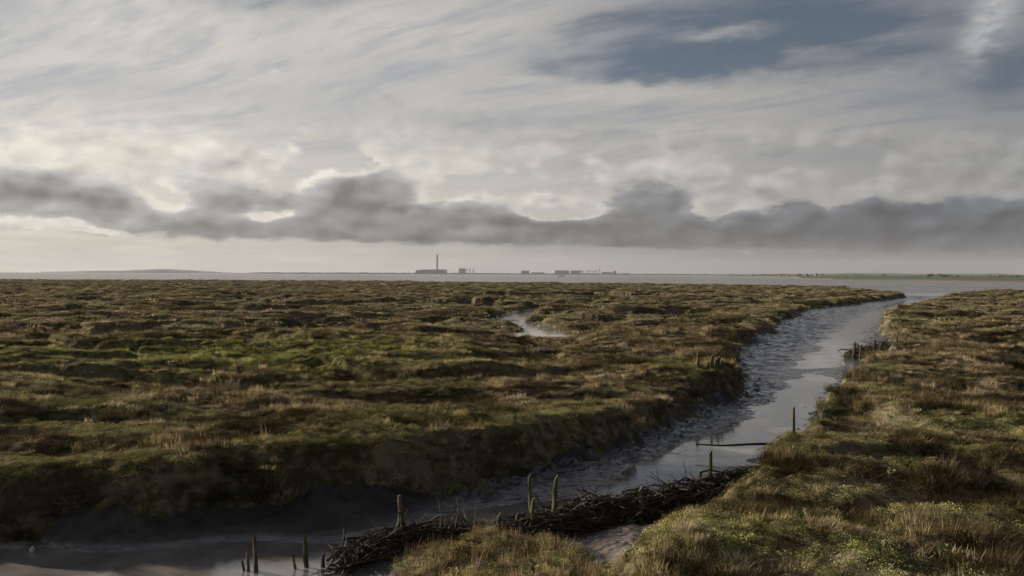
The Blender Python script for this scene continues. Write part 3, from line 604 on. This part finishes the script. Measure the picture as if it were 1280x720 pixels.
# ------------------------------------------------------------------ brushwood dams
def branch_kind(seed, L_, fork=True):
    r = random.Random(seed); v = []; f = []; bend = r.uniform(-.14, .14)
    pts = [Vector((L_ * (k / 6 - .5), bend * L_ * (1 - (k / 3 - 1) ** 2) + r.uniform(-.03, .03) * L_, r.uniform(-.03, .03) * L_)) for k in range(7)]
    tube(v, f, pts, [.028, .026, .023, .021, .018, .014, .008], 5, r)
    for _ in range(3 if fork else 0):
        k = r.randint(2, 5); d = Vector((r.uniform(.3, 1), r.uniform(-1, 1), r.uniform(-.3, 1))).normalized() * L_ * r.uniform(.15, .32)
        tube(v, f, [pts[k], pts[k] + d * .5 + Vector((0, 0, .02)), pts[k] + d], [.013, .010, .004], 4, r)
    me = bpy.data.meshes.new('branch'); me.from_pydata([tuple(q) for q in v], [], f); me.update(); return me
def dam(name, path, hgts, n, wid, label, seed, sc=1.0):
    r = random.Random(seed); org = Vector(path[0]); e = empty(name, org); kinds = []
    for k in range(14):
        me = branch_kind(seed * 50 + k, r.uniform(.9, 2.2) * sc); me.materials.append(M_branch if k % 5 else (M_branch2 if k == 5 else M_moss)); kinds.append(me)
    # core of packed brush and mud
    cum = [0]
    for a, b in zip(path[:-1], path[1:]): cum.append(cum[-1] + (Vector(b) - Vector(a)).length)
    def at(s_):
        for k in range(len(path) - 1):
            if s_ <= cum[k + 1] or k == len(path) - 2:
                q = (s_ - cum[k]) / (cum[k + 1] - cum[k]); return Vector(path[k]).lerp(Vector(path[k + 1]), q), hgts[k] * (1 - q) + hgts[k + 1] * q, (Vector(path[k + 1]) - Vector(path[k])).normalized()
    nn = 70; ms = 14; v = []; f = []
    for k in range(nn):
        p, h, d = at(cum[-1] * k / (nn - 1)); side_ = Vector((-d.y, d.x, 0)); tip = min(1, k / 3, (nn - 1 - k) / 3)
        for q in range(ms):
            a = math.pi * q / (ms - 1); j = 1 + r.uniform(-.22, .22); v.append(tuple(p - org + side_ * math.cos(a) * wid * j * (.4 + .6 * tip) + Vector((0, 0, -.12 + (h * .86 + .12) * math.sin(a) * j * tip))))
    for k in range(nn - 1):
        for q in range(ms - 1): f.append((k * ms + q, k * ms + q + 1, (k + 1) * ms + q + 1, (k + 1) * ms + q))
    mesh_obj('packed_brush', v, f, M_core, e, smooth=False)
    wv = []; wf = []; tv_ = []; tf_ = []
    for k in range(int(n * 1.0)):
        p, h, d = at(r.uniform(.0, 1.0) * cum[-1]); side_ = Vector((-d.y, d.x, 0)); a = r.uniform(-.1, 2.4); c0 = p - org - side_ * math.cos(a) * wid * 1.1 + Vector((0, 0, h * .9 * max(0, math.sin(a))))
        for _ in range(12):
            c = c0 + Vector((r.gauss(0, .09), r.gauss(0, .09), r.uniform(0, .12))); m_ = Euler((r.uniform(-1, 1), r.uniform(-1, 1), r.uniform(0, 6.3))).to_matrix(); q_ = r.uniform(.009, .020) * sc; i0 = len(wv)
            for pp in ((-q_, 0, 0), (0, -q_ * .5, 0), (q_, 0, 0), (0, q_ * .5, 0)): wv.append(tuple(c + m_ @ Vector(pp)))
            wf.append((i0, i0 + 1, i0 + 2, i0 + 3))
        tube(tv_, tf_, [c0, c0 + Vector((r.gauss(0, .12), r.gauss(0, .12), r.uniform(.03, .14))), c0 + Vector((r.gauss(0, .3), r.gauss(0, .3), r.uniform(.02, .26)))], [.009, .007, .003], 3, r)
    mesh_obj('weed', wv, wf, M_weed, e, smooth=False)['kind'] = 'stuff'; mesh_obj('loose_twigs', tv_, tf_, M_twig, e, smooth=False)['kind'] = 'stuff'
    for k in range(n):
        s_ = r.uniform(.02, .98) * cum[-1]; p, h, d = at(s_); a = r.uniform(-.1, 1.0) * math.pi * .5 + (r.random() < .35) * math.pi * .45
        side_ = Vector((-d.y, d.x, 0)); o = bpy.data.objects.new('branch', r.choice(kinds)); COL.objects.link(o); o.parent = e
        up = r.random() < .15
        o.location = p - org - side_ * math.cos(a) * wid * 1.0 + Vector((0, 0, h * .88 * max(0, math.sin(a)) + r.uniform(0, .07)))
        ang = math.atan2(d.y, d.x) + r.gauss(0, .32 if not up else .9) + (math.pi if r.random() < .5 else 0)
        o.rotation_euler = (r.uniform(-3, 3), r.gauss(0, .13) if not up else -r.uniform(.3, .8), ang); o.scale = (r.uniform(.55, 1.0),) * 3
    return tag(e, label, 'brushwood dam')
dam('brushwood_dam', [(*P(640, 672, -1.2), -1.22), (*P(693, 667, -1.2), -1.2), (*P(757, 660, -1.2), -1.2), (*P(811, 654, -1.15), -1.18), (*P(875, 645, -1.1), -1.12), (*P(915, 636, -1.0), -1.0), (*P(965, 622, -.8), -.85)], [.28, .48, .64, .74, .80, .85, .7], 290, .45, 'dark tangled brushwood dam crossing the creek to the right bank', 5)
dam('brushwood_dam', [(*P(415, 724, -1.2), -1.25), (*P(450, 706, -1.2), -1.2), (*P(485, 692, -1.2), -1.2), (*P(530, 684, -1.2), -1.2), (*P(590, 678, -1.2), -1.2), (*P(640, 676, -1.2), -1.22)], [.12, .26, .44, .40, .36, .30], 130, .34, 'mossy brushwood bank running down to the lower left water', 6, .85)
dam('brushwood_dam', [(*P(1064, 446, -1.0), -1.0), (*P(1080, 444, -1.0), -.95), (*P(1102, 443, -.9), -.8), (*P(1134, 440, -.6), -.55)], [.35, .55, .6, .5], 90, .6, 'low brushwood spur with stakes reaching from the far right bank', 7, 1.5)

# ------------------------------------------------------------------ bushes on the creek edge
def bush(u, v_, yy, w, h, label, seed, n=520):
    r = random.Random(seed); b = Vector(Q(u, v_, yy)); e = empty('purslane_bush', b); v = []; f = []; sv = []; sf = []
    for k in range(14):
        a = r.uniform(0, 6.28); q = w * .5 * math.sqrt(r.random()); cx, cy = q * math.cos(a), q * math.sin(a) * .8; hh = h * r.uniform(.55, 1.0) * (1 - .5 * (q / (w * .5)) ** 2)
        tube(sv, sf, crooked((cx * .7, cy * .7, -.15), (cx, cy, hh * .9), 4, .04, r), [.012, .011, .009, .005], 4, r)
        for _ in range(n // 14):
            zz = hh * r.uniform(.05, 1.05); c = Vector((cx + r.gauss(0, .07), cy + r.gauss(0, .07), zz)); m_ = Euler((r.uniform(-1.2, 1.2), r.uniform(-1.2, 1.2), r.uniform(0, 6.3))).to_matrix(); s_ = r.uniform(.02, .042); i0 = len(v)
            for p in ((-s_, 0, 0), (0, -s_ * .45, 0), (s_, 0, 0), (0, s_ * .45, 0)): v.append(tuple(c + m_ @ Vector(p)))
            f.append((i0, i0 + 1, i0 + 2, i0 + 3))
    mesh_obj('foliage', v, f, M_bush, e, smooth=False); mesh_obj('stems', sv, sf, M_branch, e, smooth=False)
    tag(e, label, 'bush')
bush(1058, 517, 29.6, 1.5, .9, 'dark green bush with upright shoots hanging over the right creek edge', 1, 900)
bush(1038, 530, 27.3, 1.0, .5, 'low dark bush just below the upright one on the right edge', 2)
bush(1094, 463, 42, 1.8, .9, 'dark green bush in front of the far brushwood spur', 3, 700)
bush(1112, 449, 47, 1.6, .8, 'dark bush where the far spur meets the bank', 4, 500)
bush(1130, 411, 73, 2.6, 1.1, 'dark bush on the right bank beyond the far spur', 5, 600)

# broad leaved plants
M_beet = simple_mat('pale_green_leaf', (.10, .12, .04), (.26, .27, .12), 8, .55, spec=.4)
def broad_plant(u, v_, label, seed, sz=.16):
    r = random.Random(seed); yy = 4.4 * F / (v_ - vh(u)); xx = (u - 640) / F * yy; zz = float(height(np.array([xx]), np.array([yy]))[0][0]); e = empty('broad_leaved_plant', (xx, yy, zz + .05))
    v = []; f = []; tube(v, f, [(0, 0, -.1), (.01, 0, .12), (.02, .01, .26)], [.014, .011, .006], 5, r); mesh_obj('stem', v, f, M_moss, e, smooth=False)
    for k in range(16):
        a = k * 2.4 + r.uniform(-.3, .3); L_ = sz * r.uniform(.6, 1.1); w = L_ * .28; up = r.uniform(.5, 1.1); v = []; f = []
        for q, (tt_, ww) in enumerate([(0, .12), (.3, .8), (.6, 1.0), (.85, .6), (1, .05)]):
            px_, pz_ = L_ * tt_ * math.cos(up), L_ * tt_ * math.sin(up) - .25 * L_ * tt_ * tt_
            v += [(px_, -w * ww, pz_), (px_, 0, pz_ - .015 * ww), (px_, w * ww, pz_)]
            if q: b_ = 3 * q; f += [(b_ - 3, b_ - 2, b_ + 1, b_), (b_ - 2, b_ - 1, b_ + 2, b_ + 1)]
        o = mesh_obj('leaf', v, f, M_beet, e); o.location = (0, 0, .16 * (k / 16) + .06); o.rotation_euler = (0, 0, a)
    tag(e, label, 'plant')
for q_, (u, v_, lb) in enumerate([(645, 536, 'pale leafy plant on the left bank above the dark mud slope'), (243, 584, 'pale green plant on the edge of the left bank, lower left'), (1129, 578, 'pale plant beside the dark hollow on the right bank'),
    (1116, 603, 'small pale plant below the dark hollow on the right bank'), (1004, 664, 'leafy pale plant near the mud gully on the right bank'), (1103, 703, 'pale plant at the bottom of the picture, right bank'),
    (1183, 694, 'pale broad leaved plant nearest the lower right corner'), (668, 664, 'yellowish leafy plant on top of the green hump'), (1135, 505, 'pale plant among grass on the middle of the right bank')]): broad_plant(u, v_, lb, q_)

# ------------------------------------------------------------------ far shore
def far_mat(name, c0, c1, sc=.01): return simple_mat(name, c0, c1, sc, .95, bump=0.0)
M_far = far_mat('far_shore', (.035, .037, .038), (.055, .058, .056), .004)
def fields_mat():
    m, n, o = new_mat('far_fields'); pos = n.new('ShaderNodeNewGeometry').outputs['Position']
    vo = n.new('ShaderNodeTexVoronoi'); n.put(vo.inputs['Vector'], n.v('MULTIPLY', pos, (.0035, .0022, 0))); vo.inputs['Scale'].default_value = 1.0
    sp_ = n.new('ShaderNodeSeparateColor'); n.link(vo.outputs['Color'], sp_.inputs[0])
    c = n.ramp(sp_.outputs[0], [(.0, (.035, .06, .025)), (.35, (.055, .095, .035)), (.6, (.10, .11, .05)), (.8, (.07, .07, .04)), (1, (.04, .05, .025))])
    sz = n.new('ShaderNodeSeparateXYZ'); n.link(pos, sz.inputs[0])
    c = n.mix(n.ss(sz.outputs[2], -.6, .4), (.16, .10, .07), c)
    principled(n, o, c, .95); return m
M_fields = fields_mat()
def land(name, u0, u1, yfront, depth, hfun, mat, label, nx=160, nz=24):
    us = np.linspace(u0, u1, nx); v = []; f = []
    for k, u in enumerate(us):
        y0 = float(yfront(u)); 
        for q in range(nz):
            w = (q / (nz - 1)); yy = y0 + depth * w ** 1.6; v.append(((u - 640) / F * yy, yy, hfun(u, w, yy)))
    for k in range(nx - 1):
        for q in range(nz - 1): f.append((k * nz + q, (k + 1) * nz + q, (k + 1) * nz + q + 1, k * nz + q + 1))
    o = mesh_obj(name, v, f, mat); return tag(o, label, kind='structure')
def n1(a, s=0): return float(pn(np.array([a]), np.array([s + .5]), 400)[0])
# far low shore (behind everything)
land('far_shore', 285, 1350, lambda u: 10050, 600, lambda u, w, yy: -3 + min(1, w * 14) * (15 + 5.0 * abs(n1(u / 9)) + 3 * n1(u / 3, 3)) * float(sst(np.array(u), 285, 330)), M_far, 'thin dark line of low land across the estuary', 500, 8)
land('far_hill', 30, 330, lambda u: 13900, 1500, lambda u, w, yy: -4 + math.sin(math.pi * min(1, w * 1.05)) * (6 + 58 * math.exp(-((u - 205) / 62) ** 2) + 22 * math.exp(-((u - 110) / 45) ** 2) + 5 * n1(u / 14)) * float(sst(np.array(u), 30, 60) * (1 - sst(np.array(u), 295, 330))), M_far, 'pale grey low hill on the horizon at the left', 200, 12)
land('far_ridge', 870, 1420, lambda u: 6500, 2600, lambda u, w, yy: -3 + min(1, w * 1.5) * (16 + 10 * float(sst(np.array(u), 880, 1150)) + 5 * n1(u / 45) + 3 * n1(u / 12, 2)) * float(sst(np.array(u), 870, 900)), M_fields, 'low blue green ridge beyond the fields', 200, 16)
FR = (np.array([895, 930, 990, 1000, 1040, 1120, 1200, 1280, 1450]), np.array([4200, 3600, 2500, 1500, 1230, 1120, 960, 860, 800]))
land('far_fields', 895, 1450, lambda u: np.interp(u, *FR), 3000, lambda u, w, yy: -2.2 + min(1, w * 60) * 1.6 + w * (7 + 3 * n1(u / 60, 5)) * float(sst(np.array(u), 895, 960)), M_fields, 'flat green fields with a sandy shore across the water on the right', 260, 30)

M_conc = far_mat('concrete', (.10, .10, .095), (.16, .155, .145), .03); M_dark = far_mat('dark_cladding', (.035, .037, .037), (.06, .06, .058), .03); M_pale = far_mat('pale_wall', (.16, .155, .14), (.42, .40, .36), .05); M_roof = far_mat('roof_tile', (.08, .05, .04), (.13, .08, .06), .2); M_steel = far_mat('crane_steel', (.05, .055, .06), (.09, .09, .09), .1); M_tree = far_mat('far_foliage', (.018, .026, .012), (.045, .055, .022), .2)
def box(v, f, x0, x1, y0, y1, z0, z1, tx=0.0):
    k = len(v); v += [(x0, y0, z0), (x1, y0, z0), (x1, y1, z0), (x0, y1, z0), (x0 + tx, y0, z1), (x1 - tx, y0, z1), (x1 - tx, y1, z1), (x0 + tx, y1, z1)]
    f += [(k, k + 3, k + 2, k + 1), (k + 4, k + 5, k + 6, k + 7), (k, k + 1, k + 5, k + 4), (k + 1, k + 2, k + 6, k + 5), (k + 2, k + 3, k + 7, k + 6), (k + 3, k, k + 4, k + 7)]
def part(name, boxes, mat, parent):
    v = []; f = []
    for b in boxes: box(v, f, *b)
    return mesh_obj(name, v, f, mat, parent, smooth=False)
YS = 9900.0; PX = YS / F
def fx(u): return (u - 640) / F * YS
def fz(u, v_): return HC - (v_ - vh(u)) * PX
# power station
e = empty('power_station', (fx(538), YS, 0))
part('turbine_hall', [(-12 * PX, 6 * PX, -40, 40, -1, fz(538, 337.2), 6)], M_dark, e)
part('boiler_house', [(3.5 * PX, 20.5 * PX, -50, 30, -1, fz(552, 336.8))], M_dark, e)
part('coal_heap', [(-20 * PX, -9 * PX, -60, 40, -1, fz(525, 337.6), 30)], M_dark, e)
part('roof_vent', [(k * 36 - 100, k * 36 - 84, -10, 10, fz(538, 337.2), fz(538, 337.2) + 5) for k in range(7)], M_conc, e)
part('annex', [(-30 * PX, -20 * PX, -20, 20, -1, 9), (20.5 * PX, 26 * PX, -20, 20, -1, 12)], M_conc, e)
tag(e, 'long dark power station building at the foot of the tall chimney', 'power station')
v = []; f = []; zt = fz(547, 318.8); e = empty('chimney', (fx(547), YS - 70, -1))
tube(v, f, [(0, 0, 0), (0, 0, zt * .3), (0, 0, zt * .7), (0, 0, zt)], [10.5, 9.8, 8.8, 8.3], 20, random.Random(1)); mesh_obj('shaft', v, f, M_dark, e)
v = []; f = []; tube(v, f, [(0, 0, zt), (0, 0, zt + 5)], [9.4, 9.0], 20, random.Random(2)); mesh_obj('rim', v, f, M_conc, e)
tag(e, 'very tall dark chimney rising from the power station', 'chimney')
def crane(u, vtop, tilt, label, w=1.0, group='dock cranes'):
    e = empty('dock_crane', (fx(u), YS - 40, -1)); H_ = fz(u, vtop) + 1; h1_ = H_ * .62; s_ = 9 * w
    v = []; f = []
    for sx_ in (-1, 1):
        v = []; f = []; tube(v, f, [(sx_ * s_, 0, 0), (sx_ * s_ * .7, 0, h1_)], [3.0 * w, 2.6 * w], 4, random.Random(1)); mesh_obj('leg', v, f, M_steel, e, smooth=False)
    part('girder', [(-s_ * 1.3, s_ * 1.3, -6, 6, h1_ - 3, h1_ + 2), (-s_ * .8, s_ * .4, -5, 5, h1_ + 2, h1_ + 9)], M_steel, e)
    v = []; f = []; tube(v, f, [(s_ * .5, 0, h1_), (s_ * .5 + tilt * H_ * .38, 0, H_)], [2.6 * w, 1.6 * w], 4, random.Random(1)); mesh_obj('boom', v, f, M_steel, e, smooth=False)
    tag(e, label, 'crane', group)
crane(583.3, 334.2, 0, 'dock crane nearest the pale block, right of the chimney'); crane(587.6, 333.8, .05, 'middle of the three dock cranes right of the chimney'); crane(592, 334.6, -.1, 'rightmost of the three dock cranes right of the chimney')
for u, vt, tl, lb in [(726, 336.6, 0, 'thin crane beside the right hand dark shed'), (728.3, 337, .1, 'second thin crane beside the dark shed'), (734, 337, .35, 'first slanting crane of the far dock row'), (737, 336.5, .4, 'second slanting crane of the far dock row'),
                      (741, 336.8, .4, 'third slanting crane of the far dock row'), (744, 336.4, .45, 'fourth slanting crane of the far dock row'), (748.8, 333.4, 0, 'tallest crane at the right end of the dock row')]: crane(u, vt, tl, lb, .8)
def shed(u0, u1, vt, mat, label, name='warehouse', steps=None):
    c = (u0 + u1) / 2; e = empty(name, (fx(c), YS, -1)); w = (u1 - u0) / 2 * PX; h_ = fz(c, vt) + 1
    part('wall', [(-w, w, -30, 30, 0, h_ * .85)], mat, e); part('roof', [(-w * 1.01, w * 1.01, -31, 31, h_ * .85, h_, w * .12)], M_conc if mat is M_dark else M_dark, e)
    tag(e, label, 'warehouse', 'sheds on the far shore')
shed(573.5, 581.5, 335.6, M_conc, 'pale grey block left of the three dock cranes', 'storage_block'); shed(651.5, 661.5, 338.2, M_dark, 'grey shed alone between the two groups of cranes'); shed(664, 681, 340.4, M_conc, 'long very low shed right of the lone grey shed')
shed(693.5, 711.5, 338.0, M_dark, 'large dark shed above the boat'); shed(713.5, 725.5, 338.1, M_dark, 'dark shed next to the thin cranes'); shed(752, 765, 340.0, M_conc, 'low pale shed right of the crane row'); shed(766.3, 770, 338.6, M_dark, 'small square tower block near the dock end'); shed(778, 787, 341.6, M_dark, 'low dark shed at the right end of the docks')
for u, vt, lb in [(627, 336.2, 'thin mast between the cranes and the lone shed'), (776, 335.4, 'thin mast near the right end of the docks'), (511.5, 338.5, 'small mast left of the power station')]:
    v = []; f = []; tube(v, f, [(0, 0, 0), (0, 0, fz(u, vt) + 1)], [2.4, 1.2], 5, random.Random(1)); o = mesh_obj('mast', v, f, M_steel, smooth=False); o.location = (fx(u), YS, -1); tag(o, lb, 'mast')
# trees and houses on the right shore
def tree_mesh(seed):
    r = random.Random(seed); bm = bmesh.new()
    for k in range(7):
        s_ = r.uniform(1.6, 3.0); m_ = Matrix.Translation((r.uniform(-3, 3), r.uniform(-2, 2), r.uniform(2.5, 6.0))) @ Matrix.Diagonal((s_, s_, s_ * .8, 1)); bmesh.ops.create_icosphere(bm, subdivisions=2, radius=1, matrix=m_)
    for q in bm.verts: q.co += Vector((r.uniform(-.5, .5), r.uniform(-.5, .5), r.uniform(-.5, .5)))
    me = bpy.data.meshes.new('crown'); bm.to_mesh(me); bm.free(); me.materials.append(M_tree); return me
tm = [tree_mesh(k) for k in range(3)]
tv = []; tf = []; tube(tv, tf, [(0, 0, -1.5), (0, 0, 1.5), (.2, 0, 4)], [.5, .4, .25], 6, random.Random(1)); trunk_me = bpy.data.meshes.new('trunk'); trunk_me.from_pydata([tuple(q) for q in tv], [], tf); trunk_me.materials.append(M_branch)
def land_z(u, yy):
    y0 = float(np.interp(u, *FR)); w = max(0, (yy - y0) / 3000) ** (1 / 1.6); return -2.2 + min(1, w * 60) * 1.6 + w * (7 + 3 * n1(u / 60, 5)) * float(sst(np.array(float(u)), 895, 960))
r = random.Random(21)
for k in range(70):
    u = r.choice([r.uniform(905, 1040), r.uniform(905, 1280), r.uniform(1160, 1280)]); y0 = float(np.interp(u, *FR)); yy = y0 + r.uniform(500, 2400); e = empty('tree', ((u - 640) / F * yy, yy, land_z(u, yy)), r.uniform(0, 6))
    e.scale = (r.uniform(.5, 1.2), .7, r.uniform(.3, .55)); c = bpy.data.objects.new('crown', r.choice(tm)); COL.objects.link(c); c.parent = e; c = bpy.data.objects.new('trunk', trunk_me); COL.objects.link(c); c.parent = e
    tag(e, 'small dark tree near the pale village houses on the far shore' if u < 1045 else ('small dark tree among the green fields right of the village' if u < 1165 else 'small dark tree in the far field near the right edge of the view'), 'tree', 'far trees by the village' if u < 1045 else ('far trees in the middle fields' if u < 1165 else 'far trees near the right edge'))
def house_parts():
    w = bpy.data.meshes.new('wall'); v = []; f = []; box(v, f, -6, 6, -4, 4, 0, 5); w.from_pydata(v, [], f); w.materials.append(M_pale)
    rf = bpy.data.meshes.new('roof'); rf.from_pydata([(-6.4, -4.4, 5.01), (6.4, -4.4, 5.01), (6.4, 4.4, 5.01), (-6.4, 4.4, 5.01), (-6, 0, 8.2), (6, 0, 8.2)], [], [(0, 1, 5, 4), (2, 3, 4, 5), (0, 4, 3), (1, 2, 5), (0, 3, 2, 1)]); rf.materials.append(M_roof); return w, rf
hw, hr = house_parts()
for k in range(26):
    u = r.uniform(940, 1035); y0 = float(np.interp(u, *FR)); yy = max(y0 + 250, 2900) + r.uniform(0, 700); e = empty('house', ((u - 640) / F * yy, yy, land_z(u, yy)), r.uniform(-.6, .6)); e.scale = (r.uniform(.4, .85),) * 3
    for nm, me in (('wall', hw), ('roof', hr)): c = bpy.data.objects.new(nm, me); COL.objects.link(c); c.parent = e
    tag(e, 'tiny pale house in the left half of the far village' if u < 988 else 'tiny pale house in the right half of the far village', 'house', 'houses in the left of the far village' if u < 988 else 'houses in the right of the far village')

# ------------------------------------------------------------------ boats
def boat(u, v_, yy, L_, label, cabin=True):
    x_, y_, z_ = Q(u, v_, yy); e = empty('boat', (x_, y_, -1.6), 0.1); v = []; f = []; st = [(-.5, .16, .95), (-.35, .20, .8), (0, .21, .75), (.3, .16, .85), (.5, .01, 1.25)]
    for a, w, h_ in st: v += [(a * L_, -w * L_ * .6, h_ * L_ * .1), (a * L_ * .95, -w * L_ * .3, -.3), (a * L_ * .95, w * L_ * .3, -.3), (a * L_, w * L_ * .6, h_ * L_ * .1)]
    for k in range(4):
        for q in range(3): f.append((4 * k + q, 4 * k + 4 + q, 4 * k + 5 + q, 4 * k + 1 + q))
        f.append((4 * k + 3, 4 * k + 7, 4 * k + 4, 4 * k))
    f.append((0, 1, 2, 3)); mesh_obj('hull', v, f, M_dark, e, smooth=False)
    if cabin: part('cabin', [(-.15 * L_, .12 * L_, -L_ * .07, L_ * .07, L_ * .075, L_ * .19, .3)], M_pale, e); part('mast', [(-.02 * L_, -.005 * L_, -.1, .1, L_ * .19, L_ * .32)], M_dark, e)
    tag(e, label, 'boat')
boat(702, 345.3, 2500, 20, 'small dark boat with white cabin on the estuary in the middle')
boat(22, 341.5, 5200, 18, 'tiny dark boat on the horizon at the far left')

# ------------------------------------------------------------------ haze
m, n, o = new_mat('haze'); pv = n.new('ShaderNodeVolumePrincipled'); pv.inputs['Color'].default_value = (.86, .88, .92, 1); pv.inputs['Density'].default_value = 3.2e-5; n.link(pv.outputs[0], o.inputs['Volume'])
v = []; f = []; box(v, f, -45000, 45000, -300, 16200, -4.2, 262); hz = mesh_obj('haze', v, f, m, smooth=False); tag(hz, 'thin pale sea haze over the estuary', kind='stuff')
